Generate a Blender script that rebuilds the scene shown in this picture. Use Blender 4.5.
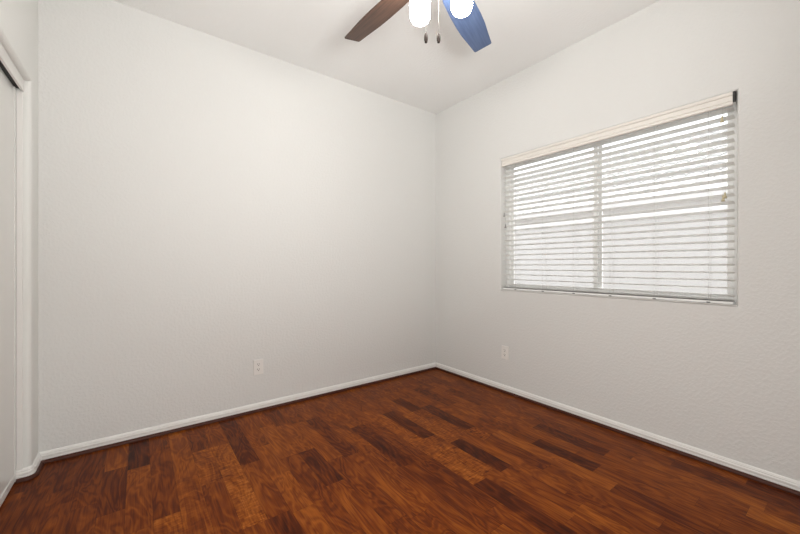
import bpy, bmesh, math, random
from mathutils import Vector, Matrix
random.seed(7)
PI = math.pi
S = bpy.context.scene
for o in list(bpy.data.objects):
    bpy.data.objects.remove(o)

# ------------------------------------------------------------ camera, light, exposure
CX, CY, CZ = -2.56, -2.77, 1.11
cam_d = bpy.data.cameras.new('camera')
cam = bpy.data.objects.new('camera', cam_d)
S.collection.objects.link(cam)
cam.location = (CX, CY, CZ)
cam.rotation_euler = (PI/2, 0, -math.atan2(0.6, 0.8))
cam_d.lens = 348/800*36
cam_d.sensor_width = 36
cam_d.shift_y = -2/800
cam_d.clip_start = 0.02
S.camera = cam

W = bpy.data.worlds.new('world'); S.world = W; W.use_nodes = True
bg = W.node_tree.nodes['Background']
bg.inputs['Color'].default_value = (0.93, 0.96, 1.0, 1)
bg.inputs['Strength'].default_value = 3.0

sd = bpy.data.lights.new('sun', 'SUN'); sd.energy = 8.0; sd.angle = math.radians(1.0); sd.color = (1, .97, .92)
sun = bpy.data.objects.new('sun', sd); S.collection.objects.link(sun)
sun.rotation_euler = Vector((-0.42, 0.22, -1.0)).to_track_quat('-Z', 'Y').to_euler()

def area(name, loc, aim, sx, sy, e, col):
    ld = bpy.data.lights.new(name, 'AREA'); ld.shape = 'RECTANGLE'; ld.size = sx; ld.size_y = sy
    ld.energy = e; ld.color = col
    o = bpy.data.objects.new(name, ld); S.collection.objects.link(o); o.location = loc
    o.rotation_euler = (Vector(aim)-Vector(loc)).to_track_quat('-Z', 'Y').to_euler()
    return o
# added fill light beside the camera, brightens the lower walls
area('fill_light', (-2.5, -2.9, 1.3), (-1.5, -.5, 0), .5, .5, 24, (1, .99, .96))
# the photographer's flash, bounced off the ceiling
area('bounce_flash', (-2.1, -2.95, 1.45), (-1.50, -1.35, 2.73), 0.35, 0.35, 14.5, (1, .99, .97)).data.spread = math.radians(115)

LAMP_E = 56.0
VS = S.view_settings
VS.view_transform = 'Standard'; VS.look = 'None'; VS.gamma = 1.0; VS.use_curve_mapping = False
VS.exposure = 0.0

# ------------------------------------------------------------ materials
def mat(name, col=(1, 1, 1), rough=.5, metal=0, spec=.5):
    m = bpy.data.materials.new(name); m.use_nodes = True
    b = m.node_tree.nodes['Principled BSDF']
    b.inputs['Base Color'].default_value = (*col, 1); b.inputs['Roughness'].default_value = rough
    b.inputs['Metallic'].default_value = metal; b.inputs['Specular IOR Level'].default_value = spec
    return m
def nt(m): return m.node_tree.nodes, m.node_tree.links
def ramp(N, stops):
    r = N.new('ShaderNodeValToRGB'); e = r.color_ramp.elements
    e[0].position, e[0].color = stops[0][0], (*stops[0][1], 1)
    e[1].position, e[1].color = stops[-1][0], (*stops[-1][1], 1)
    for p, c in stops[1:-1]:
        x = e.new(p); x.color = (*c, 1)
    return r
def orange_peel(name, col, strength=.25, scale=75, rough=.75):
    m = mat(name, col, rough, spec=.3); N, L = nt(m); b = N['Principled BSDF']
    tc = N.new('ShaderNodeTexCoord')
    n = N.new('ShaderNodeTexNoise'); n.inputs['Scale'].default_value = scale; n.inputs['Detail'].default_value = 3
    n.inputs['Roughness'].default_value = .5
    L.new(tc.outputs['Object'], n.inputs['Vector'])
    r = N.new('ShaderNodeMapRange'); r.inputs['From Min'].default_value = .42; r.inputs['From Max'].default_value = .62
    r.interpolation_type = 'SMOOTHSTEP'
    L.new(n.outputs['Fac'], r.inputs['Value'])
    bp = N.new('ShaderNodeBump'); bp.inputs['Strength'].default_value = strength; bp.inputs['Distance'].default_value = .004
    L.new(r.outputs['Result'], bp.inputs['Height']); L.new(bp.outputs['Normal'], b.inputs['Normal'])
    return m
M = {}
M['wall'] = orange_peel('wall_paint', (.758, .758, .742), .2, 62)
M['ceil'] = orange_peel('ceiling_paint', (.91, .915, .905), .15, 60)
M['trim'] = mat('white_trim_paint', (.82, .81, .785), .35)
M['closet'] = orange_peel('closet_paint', (.82, .825, .80), .08, 60, .55)
M['door'] = mat('door_paint', (.80, .80, .775), .28)
M['shoe'] = mat('shoe_moulding_wood', (.060, .014, .006), .5, 0, .3)
M['vinyl'] = mat('white_vinyl', (.88, .88, .87), .35)
M['slat'] = mat('blind_slat_white', (.93, .925, .91), .38)
N, L = nt(M['slat']); _t = N.new('ShaderNodeBsdfTranslucent'); _t.inputs['Color'].default_value = (.88, .87, .84, 1)
_m = N.new('ShaderNodeMixShader'); _m.inputs[0].default_value = .60
L.new(N['Principled BSDF'].outputs[0], _m.inputs[1]); L.new(_t.outputs[0], _m.inputs[2]); L.new(_m.outputs[0], N['Material Output'].inputs['Surface'])
M['valance'] = mat('blind_valance', (.82, .785, .735), .4)
M['cord'] = mat('blind_cord', (.55, .54, .52), .7)
M['shadow_line'] = mat('shadow_line_plug_grey', (.13, .13, .125), .6)
M['tassel'] = mat('tassel_ivory', (.62, .55, .36), .4)
M['tassel_g'] = mat('tassel_grey', (.35, .34, .33), .4)
M['dark'] = mat('gap_shade', (.02, .02, .02), .6)
M['plate'] = mat('outlet_plastic', (.84, .82, .79), .3)
M['slot'] = mat('outlet_slot', (.05, .05, .045), .5)
M['metal'] = mat('fan_bronze', (.045, .033, .026), .35, .7)
M['nickel'] = mat('chain_nickel', (.20, .19, .18), .5, .5)
M['fob'] = mat('fob_dark_wood', (.025, .018, .015), .6, 0, .15)
M['stucco'] = orange_peel('neighbour_stucco', (.80, .785, .77), .3, 40, .9)
M['block'] = orange_peel('block_wall_paint', (.455, .44, .43), .3, 30, .9)
M['cap'] = mat('block_wall_cap', (.55, .54, .53), .9)
M['tile'] = orange_peel('roof_tile', (.37, .367, .36), .1, 20, .85)
M['gravel'] = orange_peel('gravel_ground', (.36, .345, .33), .5, 30, .95)
M['fascia'] = mat('fascia', (.6, .59, .58), .7)

def wood(name, light, dark, axis_scale, rough, gscale=1.0):
    m = mat(name, light, rough); N, L = nt(m); b = N['Principled BSDF']
    tc = N.new('ShaderNodeTexCoord'); mp = N.new('ShaderNodeMapping'); mp.inputs['Scale'].default_value = axis_scale
    L.new(tc.outputs['Object'], mp.inputs['Vector'])
    n = N.new('ShaderNodeTexNoise'); n.inputs['Scale'].default_value = 6*gscale; n.inputs['Detail'].default_value = 6
    n.inputs['Distortion'].default_value = .6
    L.new(mp.outputs['Vector'], n.inputs['Vector'])
    r = ramp(N, [(.30, dark), (.70, light)]); L.new(n.outputs['Fac'], r.inputs['Fac'])
    L.new(r.outputs['Color'], b.inputs['Base Color'])
    return m
M['blade'] = wood('walnut_blade', (.10, .052, .034), (.034, .018, .013), (1, 14, 1), .38)
M['blade_daylit'] = wood('blade_blue_daylight', (.092, .135, .25), (.060, .095, .19), (1, 14, 1), .38)  # reflected blue daylight put into the colour of one blade

# floor: glossy reddish brown strips; tone and seed come from face attributes of the plank mesh
fm = mat('merbau_laminate', (.2, .07, .02), .36, spec=.09); M['floor'] = fm
N, L = nt(fm); b = N['Principled BSDF']
def attr(n):
    a = N.new('ShaderNodeAttribute'); a.attribute_name = n; return a
def math_n(op, a, b2=None, v=None):
    x = N.new('ShaderNodeMath'); x.operation = op
    L.new(a, x.inputs[0])
    if b2 is not None: L.new(b2, x.inputs[1])
    if v is not None: x.inputs[1].default_value = v
    return x.outputs[0]
tone, seed, kind = attr('tone'), attr('seed'), attr('figure')
tc = N.new('ShaderNodeTexCoord')
sx = N.new('ShaderNodeSeparateXYZ'); L.new(tc.outputs['Object'], sx.inputs[0])
def coord(fx, fy, zmul=1.0):
    c = N.new('ShaderNodeCombineXYZ')
    L.new(math_n('MULTIPLY', sx.outputs['X'], v=fx), c.inputs['X'])
    L.new(math_n('MULTIPLY', sx.outputs['Y'], v=fy), c.inputs['Y'])
    L.new(math_n('MULTIPLY', seed.outputs['Fac'], v=37.0*zmul), c.inputs['Z'])
    return c.outputs[0]
def noise(vec, sc, det, dist=0, ro=.55):
    n = N.new('ShaderNodeTexNoise'); n.inputs['Scale'].default_value = sc; n.inputs['Detail'].default_value = det
    n.inputs['Distortion'].default_value = dist; n.inputs['Roughness'].default_value = ro
    L.new(vec, n.inputs['Vector']); return n.outputs['Fac']
big = noise(coord(9, 2.2), 1.0, 2, 1.2)                        # broad cathedral figure
rings = math_n('SINE', math_n('MULTIPLY', big, v=46.0))           # growth rings following the figure
fine = noise(coord(170, 5), 1.0, 4, .2)                        # pores running along the strip
fid = noise(coord(22, 110), 1.0, 3, .8)                       # fiddleback ripple across the strip
patch = noise(coord(14, 4, 2.0), 1.0, 3, .5)
v = math_n('ADD', math_n('MULTIPLY', tone.outputs['Fac'], v=.80), math_n('MULTIPLY', rings, v=.10))
v = math_n('ADD', v, math_n('MULTIPLY', math_n('SUBTRACT', fine, v=.5), v=.62))
v = math_n('ADD', v, math_n('MULTIPLY', math_n('SUBTRACT', patch, v=.5), v=.48))
v = math_n('ADD', v, math_n('MULTIPLY', math_n('MULTIPLY', math_n('SUBTRACT', fid, v=.5), kind.outputs['Fac']), v=1.5))
v = math_n('ADD', v, v=.10)
r = ramp(N, [(0.0, (.026, .004, .001)), (.25, (.080, .014, .002)), (.5, (.172, .037, .004)), (.75, (.290, .080, .008)), (1.0, (.40, .135, .022))])
L.new(v, r.inputs['Fac']); L.new(r.outputs['Color'], b.inputs['Base Color'])
rr = math_n('ADD', math_n('MULTIPLY', fine, v=.16), v=.30); L.new(rr, b.inputs['Roughness'])
bp = N.new('ShaderNodeBump'); bp.inputs['Strength'].default_value = .12; bp.inputs['Distance'].default_value = .001
L.new(fine, bp.inputs['Height']); L.new(bp.outputs['Normal'], b.inputs['Normal'])

# clear glass
gm = bpy.data.materials.new('window_glass'); gm.use_nodes = True; N, L = nt(gm); N.clear()
out = N.new('ShaderNodeOutputMaterial'); mx = N.new('ShaderNodeMixShader'); tr = N.new('ShaderNodeBsdfTransparent'); gl = N.new('ShaderNodeBsdfGlossy')
tr.inputs['Color'].default_value = (.95, .95, .945, 1); gl.inputs['Roughness'].default_value = .02
fr = N.new('ShaderNodeFresnel'); fr.inputs['IOR'].default_value = 1.45
L.new(fr.outputs[0], mx.inputs[0]); L.new(tr.outputs[0], mx.inputs[1]); L.new(gl.outputs[0], mx.inputs[2]); L.new(mx.outputs[0], out.inputs['Surface'])
M['glass'] = gm
def emit(name, col, e):
    m = mat(name, (.9, .88, .85), .3); b = nt(m)[0]['Principled BSDF']
    b.inputs['Emission Color'].default_value = (*col, 1); b.inputs['Emission Strength'].default_value = e
    return m
M['shade'] = emit('lit_frosted_glass', (1, .955, .90), LAMP_E)

# ------------------------------------------------------------ helpers
def box(bm, x0, x1, y0, y1, z0, z1, mtx=None):
    vs = [bm.verts.new((x, y, z)) for z in (z0, z1) for y in (y0, y1) for x in (x0, x1)]
    if mtx: bmesh.ops.transform(bm, matrix=mtx, verts=vs)
    for f in ((0, 2, 3, 1), (4, 5, 7, 6), (0, 1, 5, 4), (1, 3, 7, 5), (3, 2, 6, 7), (2, 0, 4, 6)):
        bm.faces.new([vs[i] for i in f])
    return vs
def lathe(bm, prof, seg=24, c=(0, 0, 0)):
    rings = []
    for r_, z in prof:
        if r_ < 1e-6: rings.append([bm.verts.new((c[0], c[1], c[2]+z))])
        else: rings.append([bm.verts.new((c[0]+r_*math.cos(2*PI*i/seg), c[1]+r_*math.sin(2*PI*i/seg), c[2]+z)) for i in range(seg)])
    for a, b_ in zip(rings, rings[1:]):
        for i in range(seg):
            j = (i+1) % seg
            if len(a) == 1 and len(b_) == 1: continue
            if len(a) == 1: bm.faces.new((a[0], b_[j], b_[i]))
            elif len(b_) == 1: bm.faces.new((a[i], a[j], b_[0]))
            else: bm.faces.new((a[i], a[j], b_[j], b_[i]))
def tube(bm, p0, p1, r_, seg=8):
    p0, p1 = Vector(p0), Vector(p1); d = (p1-p0)
    q = d.to_track_quat('Z', 'Y').to_matrix()
    a = [bm.verts.new(p0+q@Vector((r_*math.cos(2*PI*i/seg), r_*math.sin(2*PI*i/seg), 0))) for i in range(seg)]
    c = [bm.verts.new(v.co+d) for v in a]
    for i in range(seg):
        j = (i+1) % seg; bm.faces.new((a[i], a[j], c[j], c[i]))
    bm.faces.new(a[::-1]); bm.faces.new(c)
def obj(name, bm, m, parent=None, smooth=False, bevel=0, seg=2):
    bmesh.ops.recalc_face_normals(bm, faces=bm.faces)
    me = bpy.data.meshes.new(name); bm.to_mesh(me); bm.free()
    o = bpy.data.objects.new(name, me); S.collection.objects.link(o)
    for x in (m if isinstance(m, (list, tuple)) else [m]): me.materials.append(x)
    if smooth:
        for p in me.polygons: p.use_smooth = True
    if bevel:
        md = o.modifiers.new('bevel', 'BEVEL'); md.width = bevel; md.segments = seg; md.limit_method = 'ANGLE'
    if parent is not None: o.parent = parent
    return o
def thing(name, label, cat, loc, group=None, rotz=0):
    o = bpy.data.objects.new(name, None); S.collection.objects.link(o); o.location = loc; o.rotation_euler = (0, 0, rotz)
    o.empty_display_size = .1
    o['label'] = label; o['category'] = cat
    if group: o['group'] = group
    return o
def struct(o, label=None):
    o['kind'] = 'structure'
    if label: o['label'] = label
    return o
def sbox(name, m, *a, bevel=0, parent=None):
    bm = bmesh.new(); box(bm, *a); o = obj(name, bm, m, parent, bevel=bevel)
    return o if parent is not None else struct(o)
def prism(bm, prof, axis, a, b_, sign=1):
    """profile of (out, z) extruded along an axis; out is the distance from the wall"""
    def P(o_, z, t): return (t, sign*o_, z) if axis == 'x' else (sign*o_, t, z)
    r0 = [bm.verts.new(P(o_, z, a)) for o_, z in prof]; r1 = [bm.verts.new(P(o_, z, b_)) for o_, z in prof]
    n = len(prof)
    for i in range(n):
        j = (i+1) % n; bm.faces.new((r0[i], r0[j], r1[j], r1[i]))
    bm.faces.new(r0); bm.faces.new(r1[::-1])

# ------------------------------------------------------------ room shell
H = 2.735; YB = -3.45; T = .14; LX = -3.01
def wall_hole(name, m, xin, xout, y0, y1, z0, z1, hy0, hy1, hz0, hz1, rad):
    bm = bmesh.new()
    def ring(x, a, b_, c, d): return [bm.verts.new((x, y, z)) for y, z in ((a, c), (b_, c), (b_, d), (a, d))]
    fo, fi = ring(xin, y0, y1, z0, z1), ring(xin, hy0, hy1, hz0, hz1)
    bo, bi = ring(xout, y0, y1, z0, z1), ring(xout, hy0, hy1, hz0, hz1)
    for i in range(4):
        j = (i+1) % 4
        bm.faces.new((fo[i], fo[j], fi[j], fi[i])); bm.faces.new((bo[i], bi[i], bi[j], bo[j]))
        bm.faces.new((fi[i], fi[j], bi[j], bi[i])); bm.faces.new((fo[i], bo[i], bo[j], fo[j]))
    es = [bm.edges.get((fi[i], fi[(i+1) % 4])) for i in range(4)]
    bmesh.ops.recalc_face_normals(bm, faces=bm.faces)
    bmesh.ops.bevel(bm, geom=es, offset=rad, segments=5, profile=.5, affect='EDGES')
    o = obj(name, bm, m); return struct(o)
WY0, WY1, WZ0, WZ1 = -2.362, -.842, .891, 2.046      # window opening
OY0, OY1, OZ = -2.98, -.164, 2.064                    # closet opening
wall_hole('wall_right', M['wall'], 0, T, YB-T, T, -.1, H+.02, WY0, WY1, WZ0, WZ1, .012)
wall_hole('wall_left', M['closet'], LX, LX-T, YB-T, T, -.1, H+.02, OY0, OY1, -.05, OZ, .018)
sbox('wall_back', M['wall'], LX-T, T, 0, T, -.1, H+.02)
DX0, DX1, DZ = -1.66, -.74, 2.05
sbox('wall_front', M['wall'], LX-T, T, YB-T, YB, -.1, H+.02)
sbox('ceiling', M['ceil'], LX-.9, T+.02, YB-T, T, H, H+.15)
sbox('wall_closet', M['closet'], LX-.80, LX-.70, YB-T, T, -.1, H)

# floor: strips 10 cm wide that run parallel to the window wall
known = {   # strip number from the window wall: (near end distance from back wall, tone, fiddleback)
 0: [(.62, .45, 0), (1.3, .5, 0), (1.95, .4, 0), (2.41, .5, 0), (2.9, .22, 0), (3.5, .5, 0)],
 1: [(.5, .5, 0), (1.05, .42, 0), (1.6, .5, 0), (2.126, .4, 0), (2.62, .3, 0), (3.5, .5, 0)],
 2: [(.7, .42, 0), (1.35, .5, 0), (1.97, .42, 0), (2.5, .62, 0), (3.5, .45, 0)],
 3: [(.55, .5, 0), (.95, .3, 0), (1.41, .55, 0), (1.86, .2, 0), (2.455, .5, 0), (2.9, .72, 0), (3.5, .5, 0)],
 4: [(.45, .4, 0), (1.0, .55, 0), (1.16, .45, 0), (1.75, .55, 0), (2.3, .48, 0), (3.5, .4, 0)],
 5: [(.35, .5, 0), (.8, .3, 0), (1.10, .6, 0), (1.53, .42, 0), (1.895, .12, 0), (2.4, .5, 0), (3.5, .5, 0)],
 6: [(.5, .5, 0), (.9, .5, 0), (1.3, .5, 0), (2.02, .68, 0), (2.5, .30, 0), (3.5, .5, 0)],
 7: [(.3, .4, 0), (.70, .5, 0), (1.165, .18, 0), (1.32, .45, 1), (1.726, .33, 0), (2.25, .5, 0), (3.5, .4, 0)],
 8: [(.45, .5, 0), (.72, .2, 0), (1.2, .52, .6), (1.9, .55, 0), (2.35, .4, 0), (3.5, .5, 0)],
 9: [(.35, .45, 0), (.72, .55, 0), (1.22, .60, .75), (1.6, .13, .2), (1.985, .45, 0), (2.5, .6, 0), (3.5, .5, 0)],
 10: [(.62, .5, 0), (1.085, .17, 0), (1.56, .58, .7), (2.0, .5, 0), (2.5, .4, 0), (3.5, .5, 0)],
 11: [(.5, .42, 0), (1.0, .62, .4), (1.588, .62, .75), (2.1, .12, 0), (3.5, .4, 0)],
 12: [(.69, .5, 0), (1.1, .4, .3), (1.75, .35, 0), (2.3, .45, 0), (3.5, .5, 0)],
 13: [(.677, .5, 0), (1.25, .15, .2), (1.84, .38, 0), (2.4, .55, 0), (3.5, .5, 0)],
 14: [(.5, .48, 0), (1.05, .5, .3), (1.55, .42, 0), (3.5, .48, 0)],
 15: [(.38, .55, 0), (.972, .30, 0), (1.58, .50, 0), (2.1, .42, 0), (3.5, .42, 0)],
 16: [(.38, .42, 0), (.95, .58, 0), (1.55, .42, 0), (3.5, .4, 0)],
 17: [(.35, .40, 0), (.768, .60, 0), (1.151, .15, 0), (1.7, .52, 0), (3.5, .5, 0)],
 18: [(.30, .5, 0), (.768, .62, 0), (1.5, .42, 0), (3.5, .5, 0)],
 19: [(.556, .5, 0), (1.236, .60, 0), (1.8, .62, 0), (3.5, .5, 0)],
 20: [(.705, .22, 0), (1.21, .50, 0), (1.8, .2, 0), (3.5, .5, 0)],
 21: [(.387, .52, 0), (1.208, .68, .75), (1.9, .5, 0), (3.5, .4, 0)],
 22: [(.387, .36, 0), (.777, .58, .7), (1.5, .42, 0), (3.5, .5, 0)],
 23: [(.647, .60, 0), (1.3, .55, .3), (3.5, .5, 0)],
 24: [(.92, .40, 0), (1.6, .6, .6), (3.5, .5, 0)],
 25: [(.383, .10, 0), (.95, .50, 0), (3.5, .55, 0)],
 26: [(.33, .62, 0), (.75, .30, 0), (1.3, .5, 0), (3.5, .5, 0)],
 27: [(.62, .33, 0), (1.2, .42, 0), (3.5, .5, 0)],
 28: [(.4, .28, 0), (1.0, .35, 0), (3.5, .5, 0)],
 29: [(.7, .30, 0), (1.2, .25, 0), (3.5, .5, 0)],
 30: [(.3, .3, 0), (.9, .4, 0), (3.5, .4, 0)]}
bm = bmesh.new()
lt = bm.faces.layers.float.new('tone'); ls = bm.faces.layers.float.new('seed'); lf = bm.faces.layers.float.new('figure')
for k in range(-2, 39):
    x1 = min(-.01-.1*k, T); x0 = -.11-.1*k
    rows = known.get(k)
    if rows is None:
        rows = []; y = random.uniform(.2, .6)
        while y < 4: rows.append((y, random.uniform(.2, .65), random.choice((0, 0, .5)))); y += random.uniform(.35, .6)
    y = T*0-.0
    first = True
    for (ye, t_, f_) in rows:
        g = .0004
        y0, y1 = -ye, -y
        if first: y1 = T; first = False
        if ye == rows[-1][0]: y0 = YB-T
        y = ye
        a = [bm.verts.new(p) for p in ((x0+g, y0+g, 0), (x1-g, y0+g, 0), (x1-g, y1-g, 0), (x0+g, y1-g, 0))]
        f = bm.faces.new(a); f[lt] = t_; f[ls] = random.random(); f[lf] = f_
base = [bm.verts.new(p) for p in ((LX-.9, YB-T, -.0015), (T, YB-T, -.0015), (T, T, -.0015), (LX-.9, T, -.0015))]
f = bm.faces.new(base); f[lt] = .05
vs = box(bm, LX-.9, T, YB-T, T, -.12, -.03)
struct(obj('floor', bm, M['floor']))

# baseboards and the dark quarter-round under them
BP = [(0, 0), (.014, 0), (.014, .026), (.012, .028), (.012, .031), (.014, .033), (.014, .042), (.010, .047), (.011, .050), (.006, .058), (.003, .061), (0, .061)]
def shoe_prof(): return [(.013, 0)]+[(.013+.016*math.cos(a*PI/10), .001+.018*math.sin(a*PI/10)) for a in range(6)]
for nm, prof, m in (('baseboard', BP, M['trim']), ('trim', shoe_prof(), M['shoe'])):
    for i, (side, ax, a, b_, sg, off) in enumerate((('back', 'x', LX, 0, -1, 0), ('right', 'y', YB, 0, -1, 0), ('front', 'x', LX, 0, 1, YB))):
        bm = bmesh.new(); prism(bm, prof, ax, a, b_, sg)
        d = (0, off, 0) if ax == 'x' else (off, 0, 0)
        bmesh.ops.translate(bm, verts=bm.verts, vec=d)
        name = 'baseboard_'+side if nm == 'baseboard' else 'trim_%d' % (i+1)
        struct(obj(name, bm, m), 'white baseboard' if nm == 'baseboard' else 'dark brown quarter-round moulding')
    # short run on the closet side: follows the rounded wall corner and turns into the reveal
    R0 = .018
    path = [(LX, 0)]+[(LX-R0+R0*math.cos(t), OY1+R0-R0*math.sin(t)) for t in (k*PI/12 for k in range(7))]+[(LX-(.052 if nm == 'baseboard' else .050), OY1)]
    bm = bmesh.new(); prev = None
    for k, (x, y) in enumerate(path):
        a_ = Vector(path[max(k-1, 0)]); c_ = Vector(path[min(k+1, len(path)-1)]); d = (c_-a_).normalized(); nrm = Vector((-d.y, d.x))
        cur = [bm.verts.new((x+nrm.x*o_, y+nrm.y*o_, z)) for o_, z in prof]
        if prev:
            for q in range(len(prof)):
                j = (q+1) % len(prof); bm.faces.new((prev[q], prev[j], cur[j], cur[q]))
        else: bm.faces.new(cur)
        prev = cur
    bm.faces.new(prev[::-1])
    struct(obj('baseboard_left' if nm == 'baseboard' else 'trim_4', bm, m), 'white baseboard' if nm == 'baseboard' else 'dark brown quarter-round moulding')

# closet: header board, side jamb, sliding panels
JW = LX-.03
sbox('trim_5', M['trim'], LX-.036, LX-.024, OY0, OY1, OZ-.060, OZ, bevel=.003)
bm = bmesh.new(); box(bm, LX-.052, JW, OY1-.006, OY1, .0, OZ-.060)
struct(obj('trim_6', bm, M['trim'], bevel=.002))
def door(name, x, y0, y1):
    bm = bmesh.new(); box(bm, x-.030, x, y0, y1, .012, OZ-.051)
    d = struct(obj(name, bm, M['door'], bevel=.003))
    bm = bmesh.new(); box(bm, x-.001, x+.004, y1-.028, y1, .012, OZ-.051); box(bm, x-.001, x+.004, y0, y0+.028, .012, OZ-.051)
    obj('door_stile', bm, M['door'], d, bevel=.002)
    bm = bmesh.new(); box(bm, x-.001, x+.003, y0+.028, y1-.028, .012, .05)
    obj('bottom_rail', bm, M['door'], d, bevel=.001)
    return d
door('door_1', LX-.056, -1.60, OY1-.002)
door('door_2', LX-.106, OY0+.01, -1.55)
sbox('trim_7', M['dark'], LX-.135, LX-.038, OY0, OY1-.001, OZ-.048, OZ)  # door track, near-black to paint the shade in the gap

# ------------------------------------------------------------ window
wx0, wx1 = .080, .135
win = bpy.data.objects.new('window_1', None); S.collection.objects.link(win); win.location = (0.1, -1.6, WZ0); struct(win, 'white vinyl sliding window')
def loc_bm(bm): bmesh.ops.translate(bm, verts=bm.verts, vec=-Vector(win.location)); return bm
def frame(name, y0, y1, z0, z1, w, x0, x1, m=M['vinyl']):
    bm = bmesh.new()
    box(bm, x0, x1, y0, y0+w, z0, z1); box(bm, x0, x1, y1-w, y1, z0, z1)
    box(bm, x0, x1, y0+w, y1-w, z0, z0+w); box(bm, x0, x1, y0+w, y1-w, z1-w, z1)
    return obj(name, loc_bm(bm), m, win, bevel=.003)
frame('window_frame', WY0, WY1, WZ0, WZ1, .028, wx0, wx1)
f1 = frame('sash', WY0+.028, -1.587, WZ0+.028, WZ1-.028, .026, .088, .106)
f2 = frame('sash', -1.637, WY1-.028, WZ0+.028, WZ1-.028, .026, .110, .128)
for f_, y0, y1, x in ((f1, WY0+.053, -1.612, .097), (f2, -1.612, WY1-.053, .119)):
    bm = bmesh.new(); box(bm, x-.002, x+.002, y0, y1, WZ0+.053, WZ1-.053)
    obj('pane', loc_bm(bm), M['glass'], f_)
bm = bmesh.new(); box(bm, .078, .090, -1.606, -1.592, 1.35, 1.43)
obj('latch', loc_bm(bm), M['vinyl'], f1, bevel=.003)
bm = bmesh.new(); box(bm, -.006, .082, WY0+.001, WY1-.001, WZ0, WZ0+.004)
obj('sill', loc_bm(bm), M['trim'], win, bevel=.004, seg=3)

# ------------------------------------------------------------ blind
BY0, BY1 = WY0+.012, WY1-.010
BX = .036
bl = thing('window_blind', 'white horizontal slat blind hanging in the window, slats open', 'blind', (BX, -1.6, WZ1))
def lb(bm): bmesh.ops.translate(bm, verts=bm.verts, vec=-Vector(bl.location)); return bm
bm = bmesh.new()
VZ0, VZ1 = 1.974, 2.043
prof = [(.010, VZ0), (.002, VZ0), (-.003, VZ0+.004), (-.003, VZ0+.016), (.003, VZ0+.018), (.003, VZ0+.021), (-.002, VZ0+.023), (-.002, VZ0+.046), (.003, VZ0+.048), (.003, VZ0+.051), (-.004, VZ0+.053), (-.006, VZ0+.062), (-.006, VZ1), (.010, VZ1)]
prism(bm, prof, 'y', BY0+.004, BY1, 1)
obj('valance', lb(bm), M['valance'], bl)
bm = bmesh.new(); box(bm, .014, .062, BY0, BY1, 1.995, 2.044)
obj('headrail', lb(bm), M['vinyl'], bl, bevel=.002)
bm = bmesh.new(); box(bm, -.006, .012, BY0-.006, BY0+.0035, 1.99, 2.043); obj('valance_gap_shade', lb(bm), M['dark'], bl)  # black block painting the shade in the gap beside the valance
pitch = .0425; z0 = .942
n_slats = 25
bm = bmesh.new()
pr = []
for i in range(7):
    u = -1+2*i/6
    pr.append((u*.025, .0028*(1-u*u)))
# thin curved sheet with rolled edges
ra = [[bm.verts.new((x, y, z)) for x, z in [(-.0252, -.0016)]+pr+[(.0252, -.0016)]] for y in (BY0+.004+1.6, BY1-.002+1.6)]
for i in range(8): bm.faces.new((ra[0][i], ra[0][i+1], ra[1][i+1], ra[1][i]))
sl = obj('slat', bm, M['slat'], bl)
sl.rotation_euler = (0, math.radians(12), 0)
for i in range(n_slats):
    o = sl if i == 0 else sl.copy()
    if i: S.collection.objects.link(o); o.parent = bl
    o.location = (0, 0, z0+i*pitch-WZ1)
bm = bmesh.new(); box(bm, BX-.025, BX+.025, BY0+.004, BY1-.002, .897, .911)
rail = obj('bottom_rail', lb(bm), M['vinyl'], bl, bevel=.002)
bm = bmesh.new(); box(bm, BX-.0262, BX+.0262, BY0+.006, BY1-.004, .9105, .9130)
obj('shadow_line', lb(bm), M['shadow_line'], rail)  # dark grey strip painting the shadow line on top of the rail
o = sl.copy(); S.collection.objects.link(o); o.parent = bl; o.location = (0, 0, .9185-WZ1); o.rotation_euler = (0, 0, 0)   # lowest slat lies just above the rail
lad = [-.985, -1.236, -1.482, -1.731, -1.985, -2.243]
for y in lad:
    bm = bmesh.new()
    for x in (BX-.0268, BX+.0268):
        tube(bm, (x, y, .915), (x, y, 2.0), .0011, 5)
    obj('ladder_cord', lb(bm), M['cord'], bl)
    bm = bmesh.new(); box(bm, BX-.008, BX+.008, y-.012, y+.012, .8955, .8985); box(bm, BX-.028, BX-.024, y-.008, y+.008, .898, .903)
    obj('cord_plug', lb(bm), M['shadow_line'], bl)  # dark plugs, same grey as the painted shadow line
def hanging(y, z, m, x=-.002, lab=None):
    bm = bmesh.new(); tube(bm, (x, y, z+.01), (x, y, 1.99), .0008, 5)
    c = obj('pull_cord', lb(bm), M['cord'], bl)
    bm = bmesh.new(); lathe(bm, [(0, .034), (.003, .033), (.0045, .026), (.0045, .014), (.008, .008), (.009, 0), (0, 0)], 12, (x, y, z-.012))
    t = obj('tassel', lb(bm), m, c, smooth=True)
    if lab: t['label'] = lab
hanging(-2.303, 1.905, M['tassel'], lab='ivory tassel'); hanging(-2.315, 1.486, M['tassel'], lab='ivory tassel')
hanging(-2.307, 1.470, M['tassel'], lab='ivory tassel')
hanging(-.880, 1.545, M['tassel_g']); hanging(-.893, 1.445, M['tassel_g'])

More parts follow.
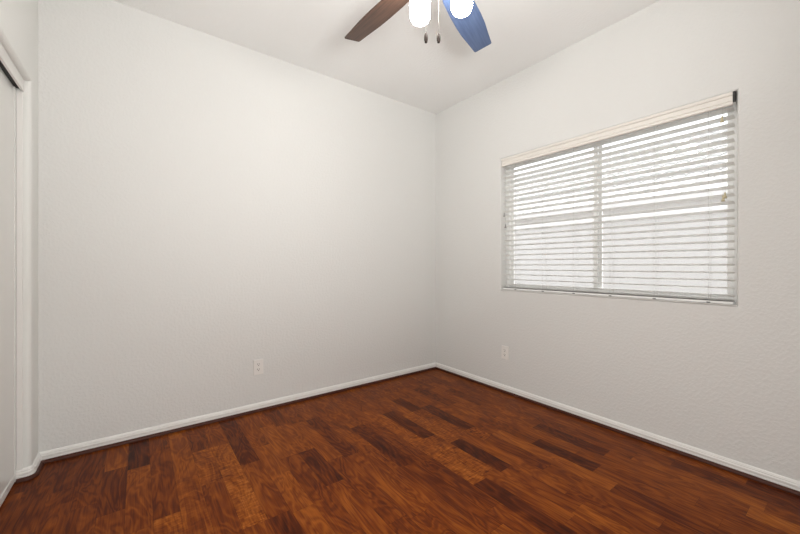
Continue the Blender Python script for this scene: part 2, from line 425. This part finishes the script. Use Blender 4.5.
# ------------------------------------------------------------ outlets
def outlet(label, loc, rotz):
    t = thing('power_outlet', label, 'outlet', loc, rotz=rotz)     # local: x across, -y out of the wall, z up
    bm = bmesh.new(); box(bm, -.035, .035, -.010, 0, -.057, .057); obj('cover_plate', bm, M['plate'], t, bevel=.002)
    for s in (1, -1):
        bm = bmesh.new()
        pts = []
        for i in range(20):
            a = 2*PI*i/20; pts.append((max(-.0165, min(.0165, .019*math.cos(a))), .0145*math.sin(a)*1.0))
        f0 = [bm.verts.new((x, -.009, s*.0195+z)) for x, z in pts]; f1_ = [bm.verts.new((x, -.0115, s*.0195+z)) for x, z in pts]
        for i in range(20):
            j = (i+1) % 20; bm.faces.new((f0[i], f0[j], f1_[j], f1_[i]))
        bm.faces.new(f1_)
        r_ = obj('receptacle', bm, M['plate'], t)
        bm = bmesh.new()
        box(bm, -.0082, -.0052, -.0119, -.011, s*.0195, s*.0195+.009); box(bm, .0052, .0082, -.0119, -.011, s*.0195+.001, s*.0195+.008)
        tube(bm, (0, -.0119, s*.0195-.007), (0, -.011, s*.0195-.007), .0034, 10)
        obj('slot', bm, M['slot'], r_)
    bm = bmesh.new(); tube(bm, (0, -.0102, 0), (0, -.0085, 0), .0032, 12); obj('screw', bm, M['plate'], t)
def wallA(px, py):
    t = (px-400)/348; s = -CY/(.8-.6*t); return (CX+s*(.6+.8*t), 0, CZ+(265-py)/348*s)
def wallB(px, py):
    t = (px-400)/348; s = -CX/(.6+.8*t); return (0, CY+s*(.8-.6*t), CZ+(265-py)/348*s)
a = wallA(258.2, 366.8); outlet('white duplex power outlet low on the long wall left of the corner', a, 0)
a = wallB(505.5, 352.5); outlet('white duplex power outlet low on the wall under the window', a, -PI/2)

# ------------------------------------------------------------ ceiling fan
FX, FY = -1.545, -1.680
fan = thing('ceiling_fan', 'five-blade ceiling fan with lit glass shades and two pull chains', 'ceiling fan', (FX, FY, H))
BZ = 2.392
def fz(z): return z-H
bm = bmesh.new(); lathe(bm, [(0, 0), (.07, 0), (.072, -.01), (.055, -.05), (.02, -.065), (0, -.065)], 32); obj('canopy', bm, M['metal'], fan, smooth=True)
bm = bmesh.new(); tube(bm, (0, 0, -.06), (0, 0, fz(2.52)), .012, 16); obj('downrod', bm, M['metal'], fan, smooth=True)
bm = bmesh.new(); lathe(bm, [(0, fz(2.53)), (.05, fz(2.53)), (.095, fz(2.505)), (.105, fz(2.47)), (.105, fz(2.43)), (.085, fz(2.405)), (.06, fz(2.40)), (.06, fz(2.375)), (0, fz(2.375))], 40)
obj('motor_housing', bm, M['metal'], fan, smooth=True)
for i, ang in enumerate((23, 94, 166, 238, 310)):
    # outline of the blade, flat cut tip
    A = Matrix.Rotation(math.radians(ang), 4, 'Z') @ Matrix.Translation((0, 0, fz(BZ))) @ Matrix.Rotation(math.radians(-13), 4, 'X')
    prof = [(.155, .050), (.20, .060), (.30, .0665), (.40, .0690), (.48, .0670), (.58, .0580), (.655, .0525), (.662, .047)]
    out_ = [(x, -w) for x, w in prof]+[(x, w) for x, w in prof[::-1]]
    bm = bmesh.new()
    lo = [bm.verts.new((x, y, -.003)) for x, y in out_]; hi = [bm.verts.new((x, y, .003)) for x, y in out_]
    n = len(out_)
    for q in range(n):
        j = (q+1) % n; bm.faces.new((lo[q], lo[j], hi[j], hi[q]))
    bm.faces.new(lo[::-1]); bm.faces.new(hi)
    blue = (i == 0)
    bd = obj('blade', bm, M['blade_daylit'] if blue else M['blade'], fan, bevel=.001)
    bd.matrix_local = A
    bd['label'] = 'wooden fan blade with reflected blue daylight in its colour' if blue else 'dark brown wooden fan blade'
    bm = bmesh.new(); box(bm, .075, .17, -.012, .012, .003, .008); box(bm, .155, .215, -.035, .035, .003, .007)
    obj('blade_iron', bm, M['metal'], bd, bevel=.002)
bm = bmesh.new(); lathe(bm, [(0, fz(2.378)), (.062, fz(2.378)), (.068, fz(2.365)), (.065, fz(2.345)), (.03, fz(2.325)), (.02, fz(2.31)), (0, fz(2.305))], 32)
kit = obj('light_kit', bm, M['metal'], fan, smooth=True)
# directions of the three lamps around the hub
fw, rt = Vector((.6, .8, 0)), Vector((.8, -.6, 0))
def off(lat, dep): return Vector((CX, CY, 0))+fw*dep+rt*lat-Vector((FX, FY, 0))
s1 = off(.090, 1.557); s2 = off(.266, 1.500)
s3 = -(s1+s2).normalized()*.115
for s_ in (s1, s2, s3):
    zb, zt = 2.190, 2.310
    bm = bmesh.new(); R_ = .0455
    pf = [(0, zb-H), (R_*.5, zb+.003-H), (R_*.82, zb+.012-H), (R_, zb+.030-H), (R_, zt-.02-H), (R_*.8, zt-.004-H), (.022, zt-H)]
    lathe(bm, pf, 28, (s_.x, s_.y, 0))
    sh = obj('lamp_shade', bm, M['shade'], kit, smooth=True); sh['label'] = 'lit frosted glass shade'
    bm = bmesh.new(); lathe(bm, [(.0, zt+.022-H), (.020, zt+.022-H), (.024, zt-.005-H), (0, zt-.005-H)], 20, (s_.x, s_.y, 0))
    tube(bm, (s_.x*.9, s_.y*.9, zt+.015-H), (s_.x*.2, s_.y*.2, zt+.045-H), .007, 10)
    obj('lamp_holder', bm, M['metal'], kit, smooth=True)
for px in (426, 438.6):
    d = 1.50; p = off((px-400)/348*d, d)
    bm = bmesh.new(); tube(bm, (p.x, p.y, fz(2.098)), (p.x, p.y, fz(2.33)), .0007, 6)
    for k in range(38): 
        z = fz(2.10+k*.006)
        lathe(bm, [(0, -.002), (.0012, 0), (0, .002)], 6, (p.x, p.y, z))
    ch = obj('pull_chain', bm, M['nickel'], fan, smooth=True)
    bm = bmesh.new(); lathe(bm, [(0, .045), (.003, .044), (.005, .038), (.0078, .030), (.0085, .020), (.0078, .010), (.006, .007), (.0065, .003), (.005, 0), (0, 0)], 16, (p.x, p.y, fz(2.068)))
    obj('fob', bm, M['fob'], ch, smooth=True)

# ------------------------------------------------------------ outside the window
sbox('trim_8', M['fascia'], -3.9, .20, YB-.4, .6, H+.15, H+.30)       # eave of this house
sbox('ground', M['gravel'], .14, 20, -25, 25, -.45, -.15)
# painted block fence with cap
fe = thing('block_fence', 'pale painted block fence with a cap, seen through the blind', 'fence', (3.1, 2, -.15))
bm = bmesh.new(); box(bm, -.08, .10, -14, 14, 0, 1.90); obj('fence_wall', bm, M['block'], fe)
bm = bmesh.new(); box(bm, -.12, .14, -14, 14, 1.90, 1.965); obj('cap', bm, M['cap'], fe, bevel=.01)
nb = thing('neighbour_house', 'pale stucco house with a curved-tile roof beyond the fence', 'house', (6.4, 2, -.15))
bm = bmesh.new(); box(bm, 0, 7, -13, 13, 0, 2.75); obj('house_wall', bm, M['stucco'], nb)
bm = bmesh.new(); box(bm, -.26, -.22, -13.4, 13.4, 2.52, 2.68); obj('fascia_board', bm, M['fascia'], nb)
bm = bmesh.new(); pt = .30; nn = int(26.8/pt*10)
rows = [(0, 0, .0), (5.5, 1.9, 0)]
grid = []
for u in range(15):
    for e_ in (0, 1):
        x = -.32+(u+e_)*.5; z = 2.70+(u+e_)*.5*.44-(0 if e_ == 0 else .04)
        grid.append([bm.verts.new((x, -13.4+i*pt/10, z+.045*abs(math.sin(PI*i/10))**.7+(0 if e_ == 0 else 0))) for i in range(nn)])
for a_, b_ in zip(grid, grid[1:]):
    for i in range(nn-1): bm.faces.new((a_[i], a_[i+1], b_[i+1], b_[i]))
obj('tiled_roof', bm, M['tile'], nb)
